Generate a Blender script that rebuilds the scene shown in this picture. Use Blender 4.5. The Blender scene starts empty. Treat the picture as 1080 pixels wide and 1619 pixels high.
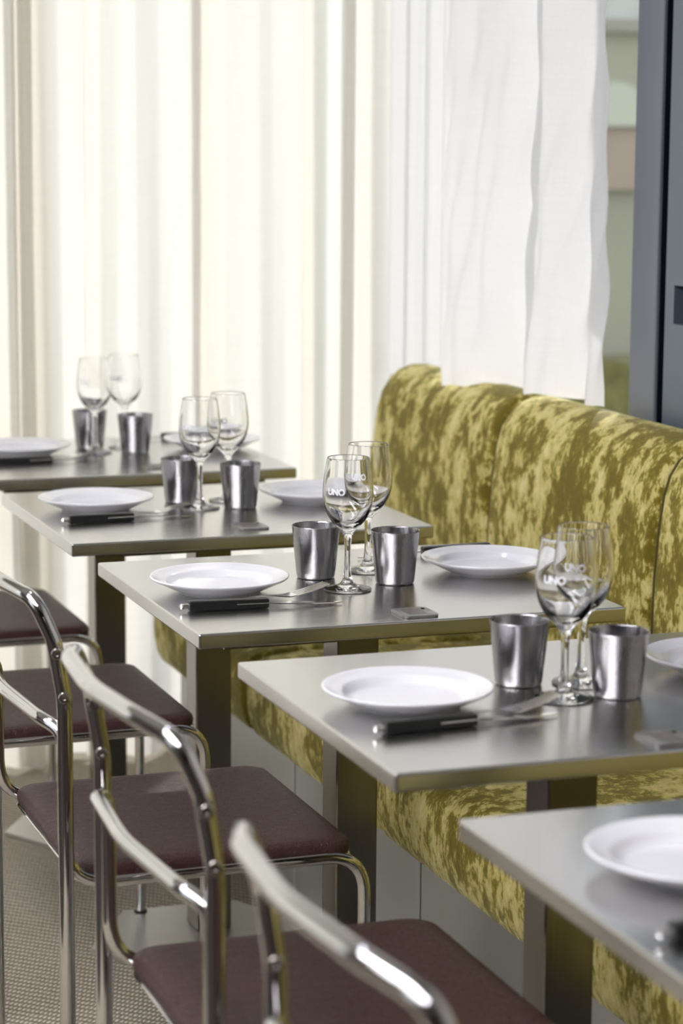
import bpy, bmesh, math, random
from mathutils import Vector, Matrix
PI = math.pi
random.seed(7)
C = bpy.context.scene.collection
S = 0.7347          # spacing of the tables along the row (Y)
TW, TD = 0.6254, 0.5616   # table top width (X) and depth (Y)

# ------------------------------------------------------------ camera
cam = bpy.data.cameras.new('camera'); co = bpy.data.objects.new('camera', cam); C.objects.link(co)
r_ = Vector((0.94295717, -0.33283052, 0.00745782)); u_ = Vector((0.04538643, 0.15071431, 0.98753495)); f_ = Vector((0.32980577, 0.93086467, -0.15722313))
M = Matrix((r_, u_, -f_)).transposed().to_4x4(); M.translation = Vector((-0.871774, -3.021617, 1.415501))
co.matrix_world = M
cam.sensor_fit = 'VERTICAL'; cam.sensor_height = 36; cam.lens = 3829.713 * 36 / 1619
cam.clip_start = 0.05; cam.clip_end = 100
cam.dof.use_dof = True; cam.dof.focus_distance = 3.47; cam.dof.aperture_fstop = 4.6
bpy.context.scene.camera = co

# ------------------------------------------------------------ world, sun, exposure
sc = bpy.context.scene
sc.view_settings.view_transform = 'Standard'; sc.view_settings.look = 'None'
sc.view_settings.gamma = 1; sc.view_settings.exposure = 1.25; sc.view_settings.use_curve_mapping = False
w = bpy.data.worlds.new('world'); sc.world = w; w.use_nodes = True
bg = w.node_tree.nodes['Background']; bg.inputs[0].default_value = (0.87, 0.915, 1.0, 1); bg.inputs[1].default_value = .76
sun = bpy.data.lights.new('sun', 'SUN'); sun.energy = 1.4; sun.angle = math.radians(0.8); sun.color = (1, .94, .90)
so = bpy.data.objects.new('sun', sun); C.objects.link(so)
so.rotation_euler = Vector((-0.585, -0.81, -0.62)).to_track_quat('-Z', 'Y').to_euler()

def portal(name, loc, size, direction):
    l = bpy.data.lights.new(name, 'AREA'); l.shape = 'RECTANGLE'; l.size, l.size_y = size
    l.cycles.is_portal = True
    o = bpy.data.objects.new(name, l); C.objects.link(o); o.location = loc
    o.rotation_euler = Vector(direction).to_track_quat('-Z', 'Y').to_euler(); return o
portal('portal_far_window', (-1.3, 2.42, 1.4), (5.2, 2.8), (0, -1, 0))
portal('portal_side_window', (1.2, 1.55, 1.4), (1.5, 2.8), (-1, 0, 0))
portal('portal_left_window', (-4.55, -0.9, 1.55), (1.9, 2.1), (1, 0, 0))

# ------------------------------------------------------------ materials
def mat(name):
    m = bpy.data.materials.new(name); m.use_nodes = True
    nt = m.node_tree; return m, nt, nt.nodes['Principled BSDF'], nt.links
def N(nt, t, **k):
    n = nt.nodes.new(t)
    for a, b in k.items(): setattr(n, a, b)
    return n
def ramp(nt, stops, interp='LINEAR'):
    r = N(nt, 'ShaderNodeValToRGB'); r.color_ramp.interpolation = interp
    e = r.color_ramp.elements
    while len(e) < len(stops): e.new(0.5)
    for i, (p, c) in enumerate(stops): e[i].position = p; e[i].color = (*c, 1) if len(c) == 3 else c
    return r
def coords(nt, scale=(1, 1, 1), rot=(0, 0, 0)):
    t = N(nt, 'ShaderNodeTexCoord'); m = N(nt, 'ShaderNodeMapping'); m.inputs['Scale'].default_value = scale; m.inputs['Rotation'].default_value = rot
    nt.links.new(t.outputs['Object'], m.inputs['Vector']); return m.outputs[0]
def noise(nt, vec, scale, detail=4, rough=.5, dist=0):
    n = N(nt, 'ShaderNodeTexNoise'); n.inputs['Scale'].default_value = scale; n.inputs['Detail'].default_value = detail
    n.inputs['Roughness'].default_value = rough; n.inputs['Distortion'].default_value = dist
    nt.links.new(vec, n.inputs['Vector']); return n.outputs['Fac']
def bump(nt, h, b, strength=.3, dist=.002):
    n = N(nt, 'ShaderNodeBump'); n.inputs['Strength'].default_value = strength; n.inputs['Distance'].default_value = dist
    nt.links.new(h, n.inputs['Height']); nt.links.new(n.outputs[0], b.inputs['Normal'])

def simple(name, col, rough=.5, metal=0, noise_amt=.06, nscale=6, bump_s=0, bscale=200, spec=.5, coat=0):
    m, nt, b, L = mat(name)
    v = coords(nt); f = noise(nt, v, nscale, 5)
    r = ramp(nt, [(.3, tuple(c * (1 - noise_amt) for c in col)), (.7, tuple(min(1, c * (1 + noise_amt)) for c in col))])
    L.new(f, r.inputs[0]); L.new(r.outputs[0], b.inputs['Base Color'])
    b.inputs['Roughness'].default_value = rough; b.inputs['Metallic'].default_value = metal
    b.inputs['Specular IOR Level'].default_value = spec; b.inputs['Coat Weight'].default_value = coat
    if bump_s: bump(nt, noise(nt, v, bscale, 3), b, bump_s, .001)
    return m

def brushed(name, col, rough, axis, var=.05, scale=1.0, bs=.12):
    m, nt, b, L = mat(name)
    s = {'x': (1.5, 260, 260), 'y': (260, 1.5, 260), 'z': (220, 220, 1.2)}[axis]
    f = noise(nt, coords(nt, s), 1.0 * scale, 4, .6); g = noise(nt, coords(nt), 5, 5, .6)
    mx = N(nt, 'ShaderNodeMath', operation='ADD'); L.new(f, mx.inputs[0]); L.new(g, mx.inputs[1])
    r = ramp(nt, [(.6, tuple(c * (1 - var) for c in col)), (1, tuple(c * (1 + var) for c in col))])
    hf = N(nt, 'ShaderNodeMath', operation='MULTIPLY'); hf.inputs[1].default_value = .8; L.new(mx.outputs[0], hf.inputs[0])
    L.new(hf.outputs[0], r.inputs[0]); L.new(r.outputs[0], b.inputs['Base Color'])
    rr = ramp(nt, [(.4, (rough * .85,) * 3), (1, (rough * 1.2,) * 3)]); L.new(hf.outputs[0], rr.inputs[0]); L.new(rr.outputs[0], b.inputs['Roughness'])
    b.inputs['Metallic'].default_value = 1
    bump(nt, f, b, bs, .0003)
    return m

STEEL_TOP = brushed('brushed_steel_top', (.64, .63, .62), .21, 'x')
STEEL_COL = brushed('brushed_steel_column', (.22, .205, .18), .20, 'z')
STEEL_BASE = brushed('satin_steel_base', (.62, .61, .58), .40, 'x')
STEEL_CUP = brushed('satin_steel_cup', (.37, .36, .37), .25, 'z', .04, .3, .015)
CHROME = simple('chrome', (.62, .61, .61), .06, 1, .02, 8)
CUTLERY = simple('polished_steel', (.88, .87, .86), .16, 1, .03, 40)
BLACKPL = simple('black_knife_handle', (.006, .007, .007), .38, 0, .1, 60)
PORCELAIN = simple('white_glazed_porcelain', (.80, .80, .83), .12, 0, .01, 10, coat=.3)
TAGM = simple('grey_brown_tag', (.24, .235, .23), .3, .5, .10, 60)
TAGI = simple('tag_print', (.15, .125, .12), .4, .2, .10, 90)
SCREW = simple('screw_metal', (.55, .52, .47), .25, 1, .05, 40)
PRINT = simple('white_print', (.9, .91, .95), .5, 0, .02, 40)
DOORBLUE = simple('blue_grey_steel_paint', (.105, .135, .175), .32, 0, .04, 3, spec=.7)
POSTGREY = simple('grey_blue_frame_paint', (.17, .185, .215), .35, 0, .04, 3, spec=.6)
BLACKGAP = simple('recess_black', (.004, .005, .008), .9, spec=0)
WALLM = simple('plaster', (.62, .60, .57), .9, 0, .03, 3, .1)
DARKWALL = simple('dark_wood_panelling', (.022, .016, .012), .65, 0, .25, 2, spec=.2)
CEIL = simple('ceiling_paint', (.7, .68, .66), .9, 0, .03, 3)
GREENRUB = simple('rubber', (.02, .02, .02), .6)

def velvet():
    m, nt, b, L = mat('crushed_chartreuse_velvet')
    v = coords(nt, (1, 1, .72))
    big = noise(nt, v, 11, 3, .55, .15); mid = noise(nt, v, 42, 7, .68, .25)
    fine = noise(nt, coords(nt, (1, 1, .45)), 190, 3, .6)
    a = N(nt, 'ShaderNodeMath', operation='MULTIPLY_ADD'); a.inputs[1].default_value = .9; L.new(big, a.inputs[0]); L.new(mid, a.inputs[2])
    c = N(nt, 'ShaderNodeMath', operation='MULTIPLY_ADD'); c.inputs[1].default_value = .35; L.new(fine, c.inputs[0]); L.new(a.outputs[0], c.inputs[2])
    d = N(nt, 'ShaderNodeMath', operation='MULTIPLY'); d.inputs[1].default_value = .5; L.new(c.outputs[0], d.inputs[0])
    r = ramp(nt, [(.50, (.155, .118, .008)), (.555, (.25, .20, .022)), (.585, (.56, .475, .15)), (.68, (.74, .65, .29))])
    L.new(d.outputs[0], r.inputs[0]); L.new(r.outputs[0], b.inputs['Base Color'])
    b.inputs['Roughness'].default_value = .75; b.inputs['Specular IOR Level'].default_value = .25
    b.inputs['Sheen Weight'].default_value = .35; b.inputs['Sheen Roughness'].default_value = .4; b.inputs['Sheen Tint'].default_value = (.9, .85, .5, 1)
    bump(nt, c.outputs[0], b, .5, .003)
    return m
VELVET = velvet()

def leather():
    m, nt, b, L = mat('oxblood_leatherette')
    v = coords(nt); n2 = noise(nt, v, 5, 4)
    r = ramp(nt, [(.3, (.043, .016, .015)), (.7, (.060, .023, .021))]); L.new(n2, r.inputs[0]); L.new(r.outputs[0], b.inputs['Base Color'])
    b.inputs['Roughness'].default_value = .42; b.inputs['Specular IOR Level'].default_value = .35
    vo = N(nt, 'ShaderNodeTexVoronoi', feature='DISTANCE_TO_EDGE'); vo.inputs['Scale'].default_value = 190
    nz = noise(nt, v, 60, 4, .6); mp = N(nt, 'ShaderNodeMixRGB'); mp.inputs[0].default_value = .035
    L.new(v, mp.inputs[1]); t = N(nt, 'ShaderNodeTexNoise'); t.inputs['Scale'].default_value = 70; L.new(v, t.inputs['Vector']); L.new(t.outputs['Color'], mp.inputs[2]); L.new(mp.outputs[0], vo.inputs['Vector'])
    rr = ramp(nt, [(0, (0, 0, 0)), (.12, (1, 1, 1))]); L.new(vo.outputs['Distance'], rr.inputs[0])
    a = N(nt, 'ShaderNodeMath', operation='MULTIPLY_ADD'); a.inputs[1].default_value = .5; L.new(rr.outputs[0], a.inputs[0]); L.new(nz, a.inputs[2])
    bump(nt, a.outputs[0], b, .9, .0022); return m
LEATHER = leather()

def fabric(name, col, transl, mixf):
    m = bpy.data.materials.new(name); m.use_nodes = True; nt = m.node_tree; nt.nodes.clear(); L = nt.links
    out = N(nt, 'ShaderNodeOutputMaterial'); d = N(nt, 'ShaderNodeBsdfDiffuse'); t = N(nt, 'ShaderNodeBsdfTranslucent'); mx = N(nt, 'ShaderNodeMixShader')
    v = coords(nt); f1 = noise(nt, coords(nt, (900, 900, 8)), 1, 3); f2 = noise(nt, coords(nt, (10, 10, 900)), 1, 3)
    a = N(nt, 'ShaderNodeMath', operation='ADD'); L.new(f1, a.inputs[0]); L.new(f2, a.inputs[1])
    h = N(nt, 'ShaderNodeMath', operation='MULTIPLY'); h.inputs[1].default_value = .5; L.new(a.outputs[0], h.inputs[0])
    r1 = ramp(nt, [(.35, tuple(c * .94 for c in col)), (.65, col)]); L.new(h.outputs[0], r1.inputs[0]); L.new(r1.outputs[0], d.inputs[0])
    r2 = ramp(nt, [(.35, tuple(c * .92 for c in transl)), (.65, transl)]); L.new(h.outputs[0], r2.inputs[0]); L.new(r2.outputs[0], t.inputs[0])
    bm_ = N(nt, 'ShaderNodeBump'); bm_.inputs['Strength'].default_value = .15; bm_.inputs['Distance'].default_value = .001; L.new(a.outputs[0], bm_.inputs['Height'])
    L.new(bm_.outputs[0], d.inputs['Normal'])
    mx.inputs[0].default_value = mixf; L.new(d.outputs[0], mx.inputs[1]); L.new(t.outputs[0], mx.inputs[2]); L.new(mx.outputs[0], out.inputs[0]); return m
SHEER = fabric('cream_sheer_linen', (.94, .91, .845), (.90, .872, .82), .77)
LINEN = fabric('white_washed_linen', (.90, .89, .90), (.93, .915, .91), .38)

def glassm(name, rough=0.0, ior=1.48, col=(1, 1, 1, 1)):
    m, nt, b, L = mat(name); b.inputs['Base Color'].default_value = col; b.inputs['Transmission Weight'].default_value = 1
    b.inputs['Roughness'].default_value = rough; b.inputs['IOR'].default_value = ior; return m
GLASS = glassm('clear_wine_glass')
def pane():
    m = bpy.data.materials.new('window_glass'); m.use_nodes = True; nt = m.node_tree; nt.nodes.clear(); L = nt.links
    out = N(nt, 'ShaderNodeOutputMaterial'); t = N(nt, 'ShaderNodeBsdfTransparent'); g = N(nt, 'ShaderNodeBsdfGlossy'); g.inputs['Roughness'].default_value = .01
    t.inputs[0].default_value = (.95, .96, .95, 1); mx = N(nt, 'ShaderNodeMixShader'); mx.inputs[0].default_value = .05
    L.new(t.outputs[0], mx.inputs[1]); L.new(g.outputs[0], mx.inputs[2]); L.new(mx.outputs[0], out.inputs[0]); return m
PANE = pane()
def carpet():
    m, nt, b, L = mat('woven_sisal_carpet')
    v = coords(nt, (1, 1, 1), (0, 0, math.radians(42)))
    wx = N(nt, 'ShaderNodeTexWave', wave_type='BANDS', bands_direction='X'); wx.inputs['Scale'].default_value = 39; wx.inputs['Distortion'].default_value = 1.2; wx.inputs['Detail'].default_value = 2; wx.inputs['Detail Scale'].default_value = 2.5
    wy = N(nt, 'ShaderNodeTexWave', wave_type='BANDS', bands_direction='Y'); wy.inputs['Scale'].default_value = 19; wy.inputs['Distortion'].default_value = 1.2; wy.inputs['Detail'].default_value = 2; wy.inputs['Detail Scale'].default_value = 2.5
    L.new(v, wx.inputs[0]); L.new(v, wy.inputs[0])
    a = N(nt, 'ShaderNodeMath', operation='MULTIPLY'); L.new(wx.outputs['Fac'], a.inputs[0]); L.new(wy.outputs['Fac'], a.inputs[1])
    n1 = noise(nt, v, 90, 4, .6); a2 = N(nt, 'ShaderNodeMath', operation='MULTIPLY_ADD'); a2.inputs[1].default_value = .4; L.new(n1, a2.inputs[0]); L.new(a.outputs[0], a2.inputs[2])
    r = ramp(nt, [(.25, (.22, .19, .14)), (.6, (.64, .58, .48))]); L.new(a2.outputs[0], r.inputs[0]); L.new(r.outputs[0], b.inputs['Base Color'])
    b.inputs['Roughness'].default_value = .95; b.inputs['Specular IOR Level'].default_value = .1
    bump(nt, a2.outputs[0], b, .8, .004); return m
CARPET = carpet()
def lampm(name, col, s):
    m, nt, b, L = mat(name); b.inputs['Base Color'].default_value = (*col, 1); b.inputs['Emission Color'].default_value = (*col, 1); b.inputs['Emission Strength'].default_value = s; return m
LAMP = lampm('lamp_diffuser', (.97, .96, 1), 8)
LAMPCOOL = lampm('cool_lamp_diffuser', (.80, .80, 1), 24)

# ------------------------------------------------------------ mesh helpers
def finish(bm, name, m, parent=None, smooth=True, angle=40, wn=False):
    bmesh.ops.recalc_face_normals(bm, faces=bm.faces)
    me = bpy.data.meshes.new(name); bm.to_mesh(me); bm.free(); me.materials.append(m)
    if smooth:
        for p in me.polygons: p.use_smooth = True
        me.set_sharp_from_angle(angle=math.radians(angle))
    o = bpy.data.objects.new(name, me); C.objects.link(o)
    if parent: o.parent = parent
    if wn: q = o.modifiers.new('normals', 'WEIGHTED_NORMAL'); q.weight = 100; q.keep_sharp = True
    return o
def box(bm, lo, hi, bev=0, seg=2):
    g = bmesh.ops.create_cube(bm, size=1); vs = g['verts']
    for v in vs: v.co = Vector([lo[i] + (v.co[i] + .5) * (hi[i] - lo[i]) for i in range(3)])
    if bev:
        es = list({e for v in vs for e in v.link_edges}); bmesh.ops.bevel(bm, geom=es, offset=bev, segments=seg, profile=.5, affect='EDGES')
def fillet(pts, rad, n=8):
    out = [Vector(pts[0])]
    for i in range(1, len(pts) - 1):
        p0, p, p1 = map(Vector, (pts[i - 1], pts[i], pts[i + 1])); rr = rad[i] if isinstance(rad, (list, tuple)) else rad
        a = (p0 - p).normalized(); b = (p1 - p).normalized(); ang = a.angle(b)
        if rr <= 0 or ang > PI - .03: out.append(p); continue
        d = min(rr / math.tan(ang / 2), (p0 - p).length * .49, (p1 - p).length * .49); A = p + a * d; B = p + b * d
        for k in range(n + 1):
            t = k / n; out.append(A * (1 - t) ** 2 + p * 2 * t * (1 - t) + B * t * t)
    out.append(Vector(pts[-1])); return out
def tube(bm, pts, r, n=14, cap=True):
    pts = [Vector(p) for p in pts]; q = [pts[0]]
    for p in pts[1:]:
        if (p - q[-1]).length > 1e-5: q.append(p)
    pts = q; T = [(pts[min(i + 1, len(pts) - 1)] - pts[max(i - 1, 0)]).normalized() for i in range(len(pts))]
    ref = Vector((0, 0, 1)) if abs(T[0].z) < .9 else Vector((1, 0, 0)); nn = T[0].cross(ref).normalized(); rings = []
    for i, p in enumerate(pts):
        nn = (nn - T[i] * nn.dot(T[i])).normalized(); b = T[i].cross(nn); rr = r[i] if isinstance(r, list) else r
        rings.append([bm.verts.new(p + (nn * math.cos(2 * PI * k / n) + b * math.sin(2 * PI * k / n)) * rr) for k in range(n)])
    for i in range(len(rings) - 1):
        for k in range(n): bm.faces.new((rings[i][k], rings[i][(k + 1) % n], rings[i + 1][(k + 1) % n], rings[i + 1][k]))
    if cap: bm.faces.new(rings[0]); bm.faces.new(rings[-1][::-1])
def lathe(bm, prof, n=48, c=(0, 0, 0), closed=False):
    rings = []
    for r, z in prof:
        if r < 1e-6: rings.append([bm.verts.new((c[0], c[1], c[2] + z))])
        else: rings.append([bm.verts.new((c[0] + r * math.cos(2 * PI * k / n), c[1] + r * math.sin(2 * PI * k / n), c[2] + z)) for k in range(n)])
    m = len(rings)
    for i in range(m if closed else m - 1):
        a, b = rings[i], rings[(i + 1) % m]
        for k in range(n):
            k2 = (k + 1) % n
            if len(a) == 1 and len(b) == 1: continue
            if len(a) == 1: bm.faces.new((a[0], b[k], b[k2]))
            elif len(b) == 1: bm.faces.new((a[k], b[0], a[k2]))
            else: bm.faces.new((a[k], b[k], b[k2], a[k2]))
def smooth_prof(pts, n=6):   # Catmull-Rom through (r, z) points
    P = [Vector((*p, 0)) for p in pts]; out = []
    for i in range(len(P) - 1):
        p0 = P[max(i - 1, 0)]; p1 = P[i]; p2 = P[i + 1]; p3 = P[min(i + 2, len(P) - 1)]
        for k in range(n):
            t = k / n; q = .5 * (2 * p1 + (p2 - p0) * t + (2 * p0 - 5 * p1 + 4 * p2 - p3) * t * t + (3 * p1 - p0 - 3 * p2 + p3) * t ** 3)
            out.append((max(q.x, 0), q.y))
    out.append((pts[-1][0], pts[-1][1])); return out
def prism(bm, poly, z0, z1, bev=0, seg=2):
    a = [bm.verts.new((x, y, z0)) for x, y in poly]; b = [bm.verts.new((x, y, z1)) for x, y in poly]; n = len(poly)
    bm.faces.new(a[::-1]); bm.faces.new(b)
    for i in range(n): bm.faces.new((a[i], a[(i + 1) % n], b[(i + 1) % n], b[i]))
    if bev:
        es = [e for e in bm.edges if e.verts[0] in a + b or e.verts[1] in a + b]
        bmesh.ops.bevel(bm, geom=es, offset=bev, segments=seg, profile=.5, affect='EDGES')
def rrect(x0, y0, x1, y1, r, n=6):
    o = []
    for cx, cy, a in ((x1 - r, y1 - r, 0), (x0 + r, y1 - r, PI / 2), (x0 + r, y0 + r, PI), (x1 - r, y0 + r, 1.5 * PI)):
        for k in range(n + 1): o.append((cx + r * math.cos(a + k * PI / 2 / n), cy + r * math.sin(a + k * PI / 2 / n)))
    return o
def empty(name, loc=(0, 0, 0), rz=0):
    o = bpy.data.objects.new(name, None); C.objects.link(o); o.location = loc; o.rotation_euler = (0, 0, rz); o.empty_display_size = .1; return o
def tag(o, label, cat, group=None):
    o['label'] = label; o['category'] = cat
    if group: o['group'] = group
    return o
def copy_tree(o, parent=None):
    c = o.copy(); C.objects.link(c)
    if parent: c.parent = parent
    for ch in list(o.children): copy_tree(ch, c)
    return c
def struct(o): o['kind'] = 'structure'; return o
def sbox(name, lo, hi, m, bev=0):
    bm = bmesh.new(); box(bm, lo, hi, bev); return struct(finish(bm, name, m, smooth=bool(bev)))

# ------------------------------------------------------------ room shell
sbox('floor', (-1.3, -1.5, -.06), (1.3, 2.6, 0), CARPET)
sbox('floor_2', (-4.6, -6.6, -.07), (1.3, 2.6, -.002), DARKWALL)
sbox('ceiling', (-4.6, -6.6, 2.9), (1.3, 2.6, 3.0), CEIL)
sbox('wall_back', (-4.6, -6.6, 0), (1.3, -6.5, 2.9), DARKWALL)
bm = bmesh.new()
box(bm, (-4.6, -6.5, 0), (-4.5, 2.6, .5)); box(bm, (-4.6, -6.5, 2.6), (-4.5, 2.6, 2.9)); box(bm, (-4.6, -6.5, .5), (-4.5, -1.8, 2.6)); box(bm, (-4.6, 0, .5), (-4.5, 2.6, 2.6))
struct(finish(bm, 'wall_left', simple('taupe_wall', (.12, .10, .09), .8), smooth=False))
bm = bmesh.new()
box(bm, (-4.6, 2.4, 2.75), (1.3, 2.5, 2.9)); box(bm, (-4.6, 2.4, 0), (-3.9, 2.5, 2.75)); box(bm, (-3.9, 2.4, 0), (1.3, 2.5, .07))
struct(finish(bm, 'wall_far', WALLM, smooth=False))
bm = bmesh.new()
box(bm, (1.14, -6.5, 0), (1.24, -.35, 2.9)); box(bm, (1.14, -.35, 2.75), (1.24, 2.5, 2.9)); box(bm, (1.14, .86, 0), (1.24, 2.4, .4))
struct(finish(bm, 'wall_right', WALLM, smooth=False))
sbox('baseboard_far', (-4.5, 2.36, 0), (1.13, 2.4, .09), simple('brown_baseboard', (.16, .12, .075), .6))
# far window: frame + panes
def window(name, plane, a0, a1, z0, z1, pos, nm):
    fb = bmesh.new()
    def bar(u0, u1, w0, w1):
        if plane == 'y': box(fb, (u0, pos - .015, w0), (u1, pos + .015, w1), .004)
        else: box(fb, (pos - .015, u0, w0), (pos + .015, u1, w1), .004)
    bar(a0, a1, z0, z0 + .05); bar(a0, a1, z1 - .05, z1); k = nm
    for i in range(k + 1):
        if i == k and name == 'window_2': continue
        wd = .03 if i == k else .05; u = a0 + (a1 - a0 - wd) * i / k; bar(u, u + wd, z0, z1)
    fr = struct(finish(fb, name, POSTGREY))
    pb = bmesh.new()
    if plane == 'y': box(pb, (a0, pos - .003, z0), (a1, pos + .003, z1))
    else: box(pb, (pos - .003, a0, z0), (pos + .003, a1, z1))
    finish(pb, 'pane', PANE, fr, smooth=False); return fr
sbox('sun_blocker', (1.30, 1.14, 1.39), (1.40, 1.36, 2.75), POSTGREY)  # unseen block added outside to keep a sun streak off the table
window('window_1', 'y', -3.9, 1.19, .07, 2.75, 2.45, 2)
window('window_2', 'x', .86, 2.42, .4, 2.75, 1.19, 1)
window('window_3', 'x', -1.8, 0, .5, 2.6, -4.55, 2)
# right side: post, door with recessed handle
bm = bmesh.new(); box(bm, (1.045, .762, 0), (1.235, .862, 2.75), .003)
struct(finish(bm, 'trim_1', POSTGREY, wn=True, angle=180))
sbox('trim_2', (1.051, .736, 0), (1.2, .7615, 2.75), BLACKGAP)  # added strip; its black stands for the shade in the door gap
# door leaf at X 1.04, with a rectangular finger pull let in
hy0, hy1, hz0, hz1 = .60, .696, 1.086, 1.152
bm = bmesh.new(); dx0, dx1, y0, y1 = 1.045, 1.10, -.34, .728
box(bm, (dx0, y0, .01), (dx1, hy0, 2.75)); box(bm, (dx0, hy1, .01), (dx1, y1, 2.75)); box(bm, (dx0, hy0, .01), (dx1, hy1, hz0)); box(bm, (dx0, hy0, hz1), (dx1, hy1, 2.75))
door = struct(finish(bm, 'door_1', DOORBLUE, smooth=False))
bm = bmesh.new(); box(bm, (dx1 - .02, hy0, hz0), (dx1 - .01, hy1, hz1)); finish(bm, 'door_handle', BLACKGAP, door, smooth=False)

# ------------------------------------------------------------ outside
gm = simple('paving', (.22, .23, .14), .9); sbox('ground', (-14, 2.6, -.2), (22, 26, -.1), gm); sbox('ground_side', (1.3, -8, -.2), (22, 2.6, -.1), gm)
bld = empty('garden_wall', (3.46, 6, -.1)); tag(bld, 'pale stone outbuilding with a rounded niche seen through the side window', 'building')
def part(name, lo, hi, m, p, bev=0):
    bm = bmesh.new(); box(bm, lo, hi, bev); return finish(bm, name, m, p, smooth=False)
part('wall', (-2, 0, 0), (4, .4, 2.7), simple('stone_wall', (.34, .33, .25), .9, 0, .1, 1.2), bld)
part('cornice', (-2, -.05, 1.90), (4, 0, 1.95), simple('cornice_stone', (.30, .29, .24), .9), bld)
part('pale_band', (-2, -.03, 1.95), (4, 0, 2.7), simple('pale_band', (.50, .52, .50), .9), bld)
bm = bmesh.new(); prism(bm, [(.15 * math.cos(a * PI / 18), .175 * math.sin(a * PI / 18)) for a in range(19)], 0, .08)
bmesh.ops.rotate(bm, verts=bm.verts, cent=(0, 0, 0), matrix=Matrix.Rotation(PI / 2, 3, 'X')); bmesh.ops.translate(bm, verts=bm.verts, vec=(0, 0, 1.525))
finish(bm, 'niche_dome', simple('pale_arch', (.52, .54, .44), .8), bld, smooth=False)
part('niche_panel', (-.16, -.05, 1.27), (.15, 0, 1.523), simple('pink_stone', (.36, .28, .22), .8), bld)
part('low_hedge', (-2, -.25, 0), (4, -.05, .60), simple('clipped_hedge', (.14, .14, .05), .9, 0, .4, 14), bld)

# ------------------------------------------------------------ curtains
def curtain(name, path_fn, rows, m, hem=None):
    """path_fn(z_fraction) -> list of (x, y, z)"""
    bm = bmesh.new(); R = []
    for j in range(rows + 1): R.append([bm.verts.new(p) for p in path_fn(j / rows)])
    for j in range(rows):
        for i in range(len(R[0]) - 1): bm.faces.new((R[j][i], R[j][i + 1], R[j + 1][i + 1], R[j + 1][i]))
    return finish(bm, name, m, angle=180)
zones = [(-2.9, -2.83), (-2.5, -2.45), (-2.1, -2.02), (-1.75, -1.7), (-1.3, -1.22), (-.95, -.9), (-.5, -.43), (-.15, -.1), (.02, .05), (.150, .192), (.203, .233), (.2355, .268), (.365, .398), (.590, .678), (.862, .882), (.962, 1.022)]
def far_path(t):
    z = .012 + t * 2.72; pts = []; x = -3.2; rs = random.Random(3)
    seq = [(x, 0.0)]
    for a, b in zones:
        sh = .012 * math.sin(a * 23 + 2.2 * (1 - t)) * (1 - t) * .8; a2 = a + sh - .004 * (1 - t); b2 = b + sh + .004 * (1 - t)
        if a > .1 and b - a < .05 and a < .2: pass
        seq += [(b2, .0), (a2, .022), (b2 + .001, .044)]
        seq.append((b2 + .05, .012))
    seq.append((1.095, 0.0))
    # fillet-like resample
    out = []
    P = [Vector((sx, sy, 0)) for sx, sy in seq]; Q = fillet(P, .012, 5)
    res = []
    for i in range(len(Q) - 1):
        n = max(1, int((Q[i + 1] - Q[i]).length / .03))
        for k in range(n): res.append(Q[i].lerp(Q[i + 1], k / n))
    res.append(Q[-1])
    for p in res:
        wv = .016 * math.sin(p.x * 21 + 1.0) + .010 * math.sin(p.x * 47 + 2 * t); g = 1 + .7 * (1 - t) ** 3
        y = 2.20 - p.y * g + wv * g * (.5 + .5 * (1 - t))
        if t < .06: y -= .03 * (1 - t / .06) * (.5 + .5 * math.sin(p.x * 30))
        out.append((p.x, y, z))
    return out
# (curtain sample counts must match from row to row)
def equalise(fn, n):
    def g(t):
        p = [Vector(q) for q in fn(t)]; L = [0]
        for a, b in zip(p, p[1:]): L.append(L[-1] + (b - a).length)
        out = []; j = 0
        for i in range(n + 1):
            d = L[-1] * i / n
            while j < len(L) - 2 and L[j + 1] < d: j += 1
            s = (d - L[j]) / max(1e-9, L[j + 1] - L[j]); out.append(p[j].lerp(p[j + 1], min(1, s)))
        return out
    return g
o = curtain('sheer_curtain', equalise(far_path, 900), 26, SHEER)
tag(o, 'floor-length cream sheer curtain with vertical folds across the far window', 'curtain')
def hang_path(t):      # first short curtain, in the corner behind the banquette back
    out = []; n = 60; z0, z1 = .862, 2.73
    for i in range(n + 1):
        s = i / n; y = 2.185 - s * .44; x = 1.075 + .016 * math.sin(s * 26 + .5) + .006 * math.sin(s * 61)
        out.append((x, y, z0 + t * (z1 - z0) + (1 - t) * .006 * math.sin(s * 17)))
    return out
o = curtain('short_curtain', hang_path, 20, LINEN)
tag(o, 'short white linen curtain in the corner, its hem behind the banquette end', 'curtain')
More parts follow.
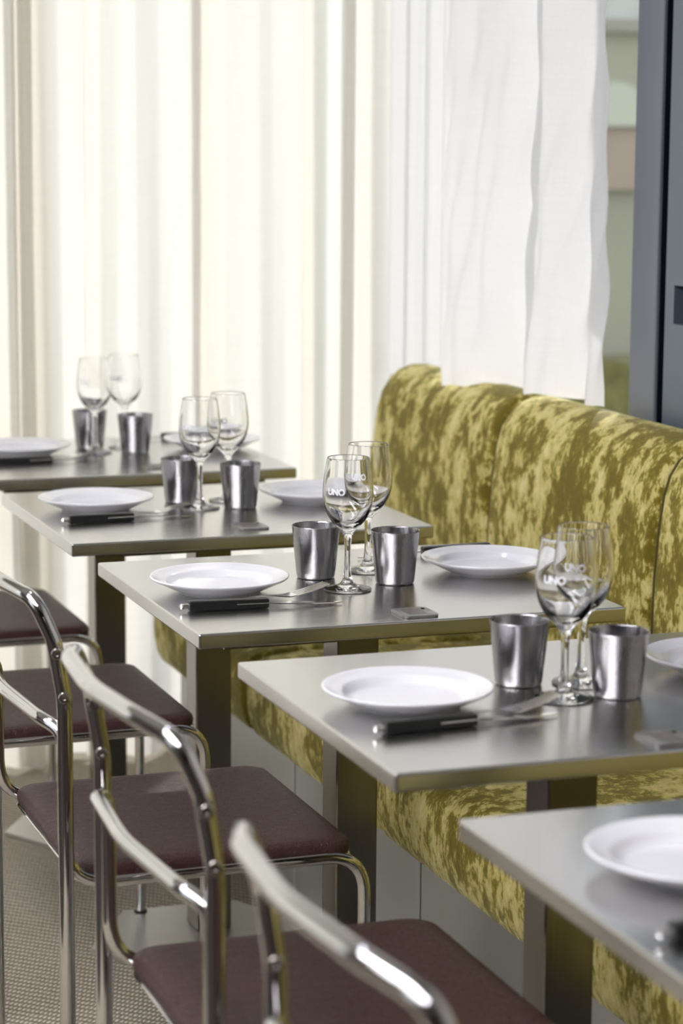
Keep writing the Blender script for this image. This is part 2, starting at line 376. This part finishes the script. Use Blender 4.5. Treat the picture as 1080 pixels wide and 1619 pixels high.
def lap_path(t):       # second short curtain: its hem lies on the banquette top
    out = []; n = 110; 
    for i in range(n + 1):
        s = i / n; k = 1 - t
        bx = .925 + .075 * min(1, s * 1.15); y = 1.455 - s * .57
        amp = .010 + .012 * t
        # a valley that drifts to the left towards the hem, a rounded ridge right of it
        vc = .50 - .16 * k ** 2 + .03 * math.sin(t * 5); v = math.exp(-((s - vc) / .10) ** 2)
        rc = .70 - .05 * k; rg = math.exp(-((s - rc) / .09) ** 2)
        v2 = math.exp(-((s - .90 + .08 * k) / .05) ** 2)
        x = bx + (.055 + .03 * k) * v - .030 * rg + .020 * v2 + .012 * math.exp(-((s - .2 - .05 * t) / .09) ** 2) + .004 * math.sin(s * 40 + 6 * t)
        x += .005 * math.sin(s * 70 - t * 42) * math.exp(-((t - .18) / .15) ** 2) + .005 * math.sin(s * 33 - t * 60) * math.exp(-((t - .2) / .2) ** 2)
        y -= .018 * math.sin(t * PI * 2.2 + .5) * s ** 2 * (1 if t < .8 else .5)
        zb = .905 + .030 * s + .004 * math.sin(s * 21) - (.014 if s > .86 else 0) * min(1, (s - .86) / .05 if s > .86 else 0)
        out.append((x, y, zb + t * (2.74 - zb)))
    return out
o = curtain('short_curtain', lap_path, 60, LINEN)
tag(o, 'short white linen curtain beside the window post, hem lapping over the banquette top', 'curtain')
bm = bmesh.new(); tube(bm, [(-3.3, 2.2, 2.78), (1.1, 2.2, 2.78)], .012); tag(finish(bm, 'curtain_rod', CHROME), 'metal rod carrying the sheer curtain above the far window', 'curtain rod')
bm = bmesh.new(); tube(bm, [(.93, .88, 2.78), (1.0, 2.14, 2.78)], .012); tag(finish(bm, 'curtain_rod', CHROME), 'metal rod carrying the short curtains above the banquette', 'curtain rod')

# ------------------------------------------------------------ banquette
def offset_poly(P, d):
    n = len(P); out = []
    A = sum(P[i][0] * P[(i + 1) % n][1] - P[(i + 1) % n][0] * P[i][1] for i in range(n)); sgn = 1 if A > 0 else -1
    for i in range(n):
        p0, p, p1 = (Vector(P[i - 1]), Vector(P[i]), Vector(P[(i + 1) % n]))
        e0 = (p - p0).normalized(); e1 = (p1 - p).normalized(); n0 = Vector((-e0.y, e0.x)) * sgn; n1 = Vector((-e1.y, e1.x)) * sgn
        b = (n0 + n1); b = b / max(.3, b.length) ; k = 1 / max(.5, b.dot(n0)); out.append(p + b * d * min(k, 1.5))
    return out
def puffed(name, prof, y0, y1, r0, r1, m, parent, steps=7, wob=.0):
    bm = bmesh.new(); ys = []
    for k in range(steps + 1):
        a = k / steps * PI / 2; ys.append((y0 + r0 * (1 - math.cos(a)), r0 * (1 - math.sin(a))))
    nmid = 10
    for k in range(1, nmid): ys.append((y0 + r0 + (y1 - r1 - y0 - r0) * k / nmid, 0))
    for k in range(steps + 1):
        a = PI / 2 - k / steps * PI / 2; ys.append((y1 - r1 * (1 - math.cos(a)), r1 * (1 - math.sin(a))))
    rings = []
    for y, d in ys:
        q = offset_poly(prof, d * 1.5); rings.append([bm.verts.new((p.x, y, p.y)) for p in q])
    n = len(prof)
    for i in range(len(rings) - 1):
        for k in range(n): bm.faces.new((rings[i][k], rings[i][(k + 1) % n], rings[i + 1][(k + 1) % n], rings[i + 1][k]))
    bm.faces.new(rings[0][::-1]); bm.faces.new(rings[-1]); return finish(bm, name, m, parent, angle=60)
bq = empty('banquette', (1.0, 0, 0)); tag(bq, 'long chartreuse crushed velvet banquette with channelled back on a steel plinth', 'banquette')
ox = -1.0
def densify(P, step=.03):
    out = []
    for i in range(len(P)):
        a = Vector(P[i]); b = Vector(P[(i + 1) % len(P)]); n = max(1, int((b - a).length / step))
        for k in range(n): out.append(tuple(a.lerp(b, k / n)))
    return out
back_prof = densify([(.900, .440), (.880, .50), (.878, .60), (.880, .70), (.886, .78), (.894, .835), (.904, .868), (.920, .893), (.942, .912), (.970, .922), (1.000, .922), (1.022, .910), (1.034, .885), (1.036, .80), (1.036, .44)])
back_prof = [(x + ox, z) for x, z in back_prof]
seat_prof = densify([(.415, .335), (.408, .37), (.408, .41), (.414, .436), (.428, .452), (.450, .460), (.52, .466), (.70, .466), (.885, .462), (.885, .31), (.44, .31), (.424, .318)])
seat_prof = [(x + ox, z) for x, z in seat_prof]
seams = [1.78, 1.12, .435, -.25, -.935, -1.62, -2.3]
for a, b in zip(seams, seams[1:]):
    far = a == 1.78
    puffed('back_cushion', back_prof, b + .002, a - .002, .024, .045 if far else .024, VELVET, bq)
    puffed('seat_cushion', seat_prof, b + .002, a - .002, .020, .03 if far else .020, VELVET, bq)
for nm_, pf, ya in (('back_frame', back_prof, 1.72), ('seat_frame', seat_prof, 1.72)):
    bm = bmesh.new(); q_ = offset_poly(pf, .046); prism(bm, [(p.x, p.y) for p in q_], -ya, 2.28)
    for v in bm.verts: v.co = Vector((v.co.x, -v.co.z, v.co.y))
    finish(bm, nm_, simple('dark_olive_backing', (.05, .042, .008), .9), bq, smooth=False)  # dark filler inside, its colour stands for shade between the cushions
SEAM_DARK = simple('dark_olive_crease', (.085, .066, .008), .8)  # added cord, dark colour paints the shade in the seam creases
for y_ in seams[1:-1]:
    for nm_, pf, a_, b_ in (('back_seam', back_prof, .46, .915), ('seat_seam', seat_prof, .32, .4661)):
        P_ = [p for p in offset_poly(pf, .0105) if (p.y > a_)]
        run = [p for p in P_ if (p.x + 1.0 < (1.0 if nm_ == 'back_seam' else .86))]
        run.sort(key=lambda p: (round(p.y, 3), p.x) if nm_ == 'back_seam' else (p.x if p.y > .44 else p.y - 10))
        bm = bmesh.new(); tube(bm, [(p.x, y_, p.y) for p in run], .0032, 8); finish(bm, nm_, SEAM_DARK, bq)
PLINTH = brushed('plinth_steel', (.55, .56, .55), .42, 'z')
for i, (a, b) in enumerate([(1.74, .985), (.98, .365), (.36, -.40), (-.405, -1.2), (-1.205, -2.28)]):
    bm = bmesh.new(); box(bm, (.462 + ox, b, .0), (1.03 + ox, a, .312), .002); finish(bm, 'plinth_panel', PLINTH, bq, wn=True, angle=180)

# ------------------------------------------------------------ tables
def make_table():
    t = empty('dining_table')
    bm = bmesh.new(); box(bm, (0, 0, .7285), (TW, TD, .75), .003, 3); finish(bm, 'table_top', STEEL_TOP, t, wn=True, angle=180)
    bm = bmesh.new(); box(bm, (.05, .05, .716), (TW - .05, TD - .05, .7284)); finish(bm, 'underframe', STEEL_COL, t, smooth=False)
    bm = bmesh.new(); box(bm, (.262, .191, .011), (.326, .255, .7159), .003, 2); finish(bm, 'column', STEEL_COL, t, wn=True, angle=180)
    bm = bmesh.new(); cx, cy, a = .272, .172, .205
    prism(bm, [(cx + a * math.cos(k * PI / 3), cy + a * math.sin(k * PI / 3)) for k in range(6)], .0, .011, .002); finish(bm, 'base_plate', STEEL_BASE, t, wn=True, angle=180)
    return t
ks = [2, 1, 0, -1, -2]
tlab = {2: 'brushed steel pedestal table nearest, cut off at lower right corner', 1: 'brushed steel pedestal table second nearest, with the most blurred near glasses',
        0: 'brushed steel pedestal table in the middle of the row, in sharp focus', -1: 'brushed steel pedestal table second farthest, between the sharply focused one and the farthest', -2: 'brushed steel pedestal table farthest, next to the sheer curtain'}
tlab[1] = 'brushed steel pedestal table second from the front, just behind the corner table'
t0 = make_table()
for i, k in enumerate(ks):
    t = t0 if i == 0 else copy_tree(t0)
    t.location = (0, -k * S, 0); tag(t, tlab[k], 'table', 'steel pedestal tables in a row')

# ------------------------------------------------------------ chairs
def make_chair():
    t = empty('armless_chair'); yn, yf = -.105, .352; X = -.206; r = .0100
    W = VELVET
    # rear hoop: both legs and the bowed top rail in one bent tube
    top = [(X, yn, .003), (X, yn, .70), (X - .012, yn + .002, .775), (X - .034, yn + .012, .829), (X - .058, yn + .09, .838), (X - .068, (yn + yf) / 2, .836), (X - .058, yf - .09, .838), (X - .034, yf - .012, .829), (X - .012, yf - .002, .775), (X, yf, .70), (X, yf, .003)]
    hp = fillet(top, [0, .2, .06, .034, .1, .5, .1, .034, .06, .2, 0], 8)
    bm = bmesh.new(); tube(bm, hp[:], r, 18); finish(bm, 'back_frame', CHROME, t)
    # inner loop: lower rail, uprights, seat rails, front legs
    r2 = .0085; a, b = yn + .020, yf - .020; zr = .664; x0 = X + .002; xs = .205
    for nm in ('seat_frame',):
        pts = [(xs, a, .003), (xs, a, .455), (x0, a, .452), (x0, a, zr - .01), (x0 - .022, a + .03, zr + .003), (x0 - .036, (a + b) / 2, zr + .004), (x0 - .022, b - .03, zr + .003), (x0, b, zr - .01), (x0, b, .452), (xs, b, .455), (xs, b, .003)]
        bm = bmesh.new(); tube(bm, fillet(pts, [0, .055, .062, .03, .05, .4, .05, .03, .062, .055, 0], 9), r2, 16); finish(bm, nm, CHROME, t)
    # seat pad
    bm = bmesh.new(); pr = rrect(X + .022, a - .004, xs - .012, b + .004, .035, 7)
    n = len(pr); rings = []
    cx = sum(p[0] for p in pr) / n; cy = (a + b) / 2
    def ring(sc, z, dz=0): return [bm.verts.new((cx + (x - cx) * sc, cy + (y - cy) * sc, z + dz * 1)) for x, y in pr]
    lv = [(.955, .452), (.985, .453), (.998, .458), (1, .464), (.994, .4695), (.975, .4735), (.9, .4755), (.7, .4745), (.4, .473), (.15, .4725)]
    rings = [ring(s_, z_) for s_, z_ in lv]
    for i in range(len(rings) - 1):
        for k in range(n): bm.faces.new((rings[i][k], rings[i][(k + 1) % n], rings[i + 1][(k + 1) % n], rings[i + 1][k]))
    bm.faces.new(rings[0][::-1]); bm.faces.new(rings[-1]); finish(bm, 'seat', LEATHER, t, angle=60)
    # bright bead round the seat edge
    bm = bmesh.new(); q = [(cx + (x - cx) * .99, cy + (y - cy) * .995, .4515) for x, y in pr]; tube(bm, q + [q[0]], .0028, 8, False); finish(bm, 'seat_bead', CHROME, t)
    for z in (.705, .762):
        for yy in (yn, yf):
            xx = X - (.0 if z < .72 else .0085)
            bm = bmesh.new(); lathe(bm, [(0, .0005), (.0022, .0005), (.0028, .002), (.0062, .0022), (.0072, .001), (.0072, -.001)], 20)
            bmesh.ops.rotate(bm, verts=bm.verts, cent=(0, 0, 0), matrix=Matrix.Rotation(PI / 2, 3, 'X') )
            bmesh.ops.rotate(bm, verts=bm.verts, cent=(0, 0, 0), matrix=Matrix.Rotation(-.30, 3, 'Z'))
            bmesh.ops.translate(bm, verts=bm.verts, vec=(xx - .0030, yy - r + .0008, z)); finish(bm, 'screw', SCREW, t)
    for xx, yy in ((xs, a), (xs, b), (X, yn), (X, yf)):
        bm = bmesh.new(); lathe(bm, [(0, 0), (.012, 0), (.0125, .004), (.0118, .014), (0, .014)], 18, (xx, yy, 0)); finish(bm, 'foot_cap', GREENRUB, t)
    return t
c0 = make_chair()
clab = {2: 'chrome tube chair nearest, its top rail crossing the bottom of the photo', 1: 'chrome tube chair with oxblood seat at bottom centre, second nearest',
        0: 'chrome tube chair with oxblood seat drawn up to the sharply focused middle table', -1: 'chrome tube chair with oxblood seat at the left edge before the second farthest table',
        -2: 'farthest chrome tube chair with oxblood seat at the left edge by the curtain'}
for i, k in enumerate(ks):
    c = c0 if i == 0 else copy_tree(c0)
    c.location = ({2: -.048, 1: -.020, 0: 0, -1: -.008, -2: -.004}[k], -k * S, 0); tag(c, clab[k], 'chair', 'chrome chairs along the tables')

# ------------------------------------------------------------ tableware
ZT = .7502
def make_glass():
    outer = [(0, 0), (.030, 0), (.0345, .0006), (.0352, .0018), (.033, .003), (.022, .0052), (.012, .009), (.0072, .016), (.0052, .030), (.0046, .050), (.0050, .068), (.0066, .080), (.0105, .0865), (.0185, .0945), (.0275, .106), (.0340, .121), (.0368, .137), (.0366, .152), (.0345, .171), (.0316, .189), (.0306, .1935)]
    inner = [(.0294, .1935), (.0303, .189), (.0331, .171), (.0351, .152), (.0352, .138), (.0323, .1235), (.0255, .1105), (.0160, .1005), (.0080, .0955), (0, .094)]
    bm = bmesh.new(); o1 = outer[:3] + smooth_prof(outer[2:], 4)[1:]; i1 = smooth_prof(inner, 4)
    mid = [(.0304, .1941), (.0300, .1943), (.0296, .1941)]
    lathe(bm, o1 + mid + i1, 56); g = finish(bm, 'wine_glass', GLASS, angle=180)
    # white printed word on the bowl
    cu = bpy.data.curves.new('txt', 'FONT'); cu.body = 'UNO'; cu.size = .0125; cu.align_x = 'CENTER'; cu.align_y = 'CENTER'; cu.offset = .0006; cu.space_character = .95; cu.resolution_u = 4
    to = bpy.data.objects.new('txt', cu); C.objects.link(to); bpy.context.view_layer.update()
    me = bpy.data.meshes.new_from_object(to.evaluated_get(bpy.context.evaluated_depsgraph_get())); bpy.data.objects.remove(to)
    bm = bmesh.new(); bm.from_mesh(me); bmesh.ops.triangulate(bm, faces=bm.faces)
    bmesh.ops.subdivide_edges(bm, edges=[e for e in bm.edges if e.calc_length() > .003], cuts=2)
    prof = smooth_prof(outer[2:], 4)
    def rad(z):
        for (r0, z0), (r1, z1) in zip(prof, prof[1:]):
            if z0 <= z <= z1 and z > .1: return r0 + (r1 - r0) * (z - z0) / max(1e-9, z1 - z0)
        return .0366
    for v in bm.verts:
        z = .1475 + v.co.y; rr = rad(z) + .0003; a = math.radians(-138) + v.co.x / rr * -1 * -1; v.co = Vector((rr * math.cos(a), rr * math.sin(a), z))
    finish(bm, 'printed_lettering', PRINT, g, smooth=False)
    return g
def make_cup():
    prof = [(0, 0), (.0265, 0), (.0280, .0014), (.0288, .004), (.0362, .0775), (.0366, .0785), (.0362, .0792), (.0354, .0785), (.0350, .077), (.0278, .006), (.026, .0035), (0, .003)]
    bm = bmesh.new(); lathe(bm, prof, 56); return finish(bm, 'steel_tumbler', STEEL_CUP, angle=50)
def make_plate():
    prof = [(0, .0030), (.050, .0030), (.0555, .0), (.0595, .0), (.062, .0032), (.074, .0085), (.088, .0150), (.0975, .0195), (.1000, .0212), (.1010, .0228), (.1002, .0240), (.0975, .0240), (.0880, .0205), (.0790, .0180), (.0755, .0155), (.0705, .0105), (.0660, .0082), (.0600, .0074), (.030, .0070), (0, .0070)]
    bm = bmesh.new(); lathe(bm, prof[:3] + smooth_prof(prof[3:], 3), 80); return finish(bm, 'dinner_plate', PORCELAIN, angle=50)
def make_knife():      # handle butt at the origin, blade along +X
    t = empty('table_knife')
    bm = bmesh.new(); box(bm, (.003, -.0085, .0008), (.117, .0085, .0150), .0022, 3)
    for v in bm.verts:
        v.co.z = .0008 + (v.co.z - .0008) * (1.0 - .10 * v.co.x / .117); v.co.y *= 1 - .12 * (1 - v.co.x / .117)
    h = finish(bm, 'handle', BLACKPL, t)
    bm = bmesh.new(); box(bm, (.070, -.0089, .0072), (.1165, .0089, .0088)); finish(bm, 'tang', CUTLERY, h, smooth=False)
    bm = bmesh.new(); tube(bm, [(-.004, 0, .007), (.004, 0, .008)], .0035, 10); lathe(bm, [(0, -.004), (.003, -.003), (.0042, 0), (.003, .003), (0, .004)], 12, (-.0062, 0, .007)); finish(bm, 'end_knob', CUTLERY, h)
    bm = bmesh.new(); pl = [(.1165, -.004), (.135, -.0085), (.18, -.0095), (.212, -.0065), (.226, .001), (.222, .004), (.17, .0045), (.1165, .004)]
    a = [bm.verts.new((x, y, .0062)) for x, y in pl]; b = [bm.verts.new((x, y, .0078)) for x, y in pl]; bm.faces.new(a[::-1]); bm.faces.new(b)
    for i in range(len(pl)): bm.faces.new((a[i], a[(i + 1) % len(pl)], b[(i + 1) % len(pl)], b[i]))
    for v in bm.verts: v.co.z -= .0045 * max(0, (v.co.x - .1165)) / .11
    finish(bm, 'blade', CUTLERY, t, smooth=False); return t
def make_fork():       # handle end at origin, tines along +X
    bm = bmesh.new(); st = [(0, .0045, .0015), (.03, .0048, .0020), (.07, .0032, .0060), (.105, .0026, .0095), (.125, .0030, .0080), (.138, .0085, .0068), (.146, .0115, .0066), (.156, .0125, .0078)]
    R = []
    for x, hw, z in st: R.append([bm.verts.new((x, -hw, z)), bm.verts.new((x, hw, z)), bm.verts.new((x, hw, z + .0018)), bm.verts.new((x, -hw, z + .0018))])
    for i in range(len(R) - 1):
        for k in range(4): bm.faces.new((R[i][k], R[i][(k + 1) % 4], R[i + 1][(k + 1) % 4], R[i + 1][k]))
    bm.faces.new(R[0][::-1]); bm.faces.new(R[-1])
    for j in range(4):
        yc = -.0102 + j * .0068; Q = []
        for x, z, hw in ((.156, .0078, .0022), (.175, .0115, .0018), (.195, .0165, .0015), (.207, .0200, .0008)):
            Q.append([bm.verts.new((x, yc - hw, z)), bm.verts.new((x, yc + hw, z)), bm.verts.new((x, yc + hw, z + .0016)), bm.verts.new((x, yc - hw, z + .0016))])
        for i in range(3):
            for k in range(4): bm.faces.new((Q[i][k], Q[i][(k + 1) % 4], Q[i + 1][(k + 1) % 4], Q[i + 1][k]))
        bm.faces.new(Q[0][::-1]); bm.faces.new(Q[-1])
    return finish(bm, 'dinner_fork', CUTLERY, angle=30)
def make_tag():
    t = empty('table_tag'); bm = bmesh.new(); prism(bm, rrect(-.0265, -.030, .0265, .030, .009), 0, .0030, .0006, 2); finish(bm, 'plate', TAGM, t)
    bm = bmesh.new(); prism(bm, rrect(-.015, -.018, .013, .018, .002), .0030, .0033); finish(bm, 'printed_square', TAGI, t, smooth=False)
    bm = bmesh.new(); lathe(bm, [(0, .0034), (.003, .0034), (.003, .0028)], 14, (.0185, .016, 0)); finish(bm, 'hole', BLACKGAP, t, smooth=False); return t

names = {2: 'nearest table', 1: 'second table from the front', 0: 'middle table in focus', -1: 'fourth table from the front', -2: 'farthest table by the curtain'}
protos = {}
def place(kind, fn, k, x, y, rz, label, cat, group):
    if kind not in protos: o = protos[kind] = fn()
    else: o = copy_tree(protos[kind])
    o.location = (x, -k * S + y, ZT); o.rotation_euler = (0, 0, rz); tag(o, label, cat, group); return o
R_ = math.radians
pos = {  # gF, gB, cupL, cupR, plateL, plateR, knife(x,y,deg), fork(deg,dx,dy), tag, knifeR
    0: dict(gF=(.293, .238), gB=(.373, .372), cL=(.281, .345), cR=(.378, .268), pL=(.112, .282), pR=(.545, .312), kn=(.026, .153, -3), fk=(.040, .165, 8), tg=(.323, .045), kR=(.618, .474, 181)),
    1: dict(gF=(.309, .254), gB=(.362, .322), cL=(.289, .343), cR=(.376, .250), pL=(.122, .282), pR=(.560, .325), kn=(.044, .160, 5), fk=(.070, .170, 9), tg=(.336, .045), kR=None),
    -1: dict(gF=(.299, .295), gB=(.372, .365), cL=(.287, .375), cR=(.370, .284), pL=(.122, .335), pR=(.520, .315), kn=(.037, .193, 4), fk=(.054, .206, 8), tg=(.323, .075), kR=None),
    -2: dict(gF=(.296, .322), gB=(.375, .385), cL=(.304, .400), cR=(.377, .306), pL=(.142, .325), pR=(.545, .320), kn=(.062, .195, 3), fk=(.084, .206, 8), tg=(.365, .085), kR=(.60, .49, 178)),
    2: dict(gF=(.45, .32), gB=None, cL=None, cR=None, pL=(.140, .335), pR=None, kn=(.030, .175, 2), fk=(.086, .182, 8), tg=None, kR=None)}
for k in (0, 1, -1, -2, 2):
    d = pos[k]; n = names[k]
    if k != 2:
        place('glass', make_glass, k, *d['gF'], 0, 'clear stemmed wine glass standing nearer the camera on the ' + n, 'wine glass', 'printed wine glasses')
        place('glass', make_glass, k, *d['gB'], R_(8), 'clear stemmed wine glass standing farther back on the ' + n, 'wine glass', 'printed wine glasses')
        place('cup', make_cup, k, *d['cL'], R_(20), 'satin steel tumbler left of the wine glass stems on the ' + n, 'cup', 'steel tumblers')
        place('cup', make_cup, k, *d['cR'], R_(70), 'satin steel tumbler right of the wine glass stems on the ' + n, 'cup', 'steel tumblers')
        place('plate', make_plate, k, *d['pR'], 0, 'white porcelain plate on the banquette side of the ' + n, 'plate', 'white dinner plates')
        place('tag', make_tag, k, *d['tg'], 0, 'small grey rounded tag lying by the front edge of the ' + n, 'tag', 'small table tags')
    place('plate', make_plate, k, *d['pL'], 0, 'white porcelain plate on the chair side of the ' + n, 'plate', 'white dinner plates')
    place('knife', make_knife, k, d['kn'][0], d['kn'][1], R_(d['kn'][2]), 'black handled steel knife before the chair-side plate on the ' + n, 'knife', 'black handled knives')
    place('fork', make_fork, k, d['fk'][0], d['fk'][1], R_(d['fk'][2]), 'steel fork behind the black handled knife on the ' + n, 'fork', 'dinner forks')
    if d['kR']: place('knife', make_knife, k, d['kR'][0], d['kR'][1], R_(d['kR'][2]), 'black handled knife behind the banquette-side plate on the ' + n, 'knife', 'black handled knives')

# ------------------------------------------------------------ ceiling lamps (above and behind the camera's view)
lg = 'ceiling lamps'
def lamp(x, y, lx, ly, m, label):
    t = empty('ceiling_lamp', (x, y, 2.9)); bm = bmesh.new(); box(bm, (-lx / 2 - .02, -ly / 2 - .02, -.05), (lx / 2 + .02, ly / 2 + .02, -.0), .004); finish(bm, 'housing', POSTGREY, t)
    bm = bmesh.new(); box(bm, (-lx / 2, -ly / 2, -.062), (lx / 2, ly / 2, -.051)); finish(bm, 'diffuser', m, t, smooth=False); tag(t, label, 'lamp', lg)
lamp(-1.5, -1.4, .5, 3.2, LAMP, 'long white ceiling lamp above the chairs')
lamp(-3.0, -1.4, .5, 3.2, LAMP, 'long white ceiling lamp above the aisle')
lamp(-.2, .6, .16, .16, LAMPCOOL, 'small square cool ceiling lamp above the far tables')
lamp(-.9, -2.6, .16, .16, LAMPCOOL, 'small square cool ceiling lamp above the camera')
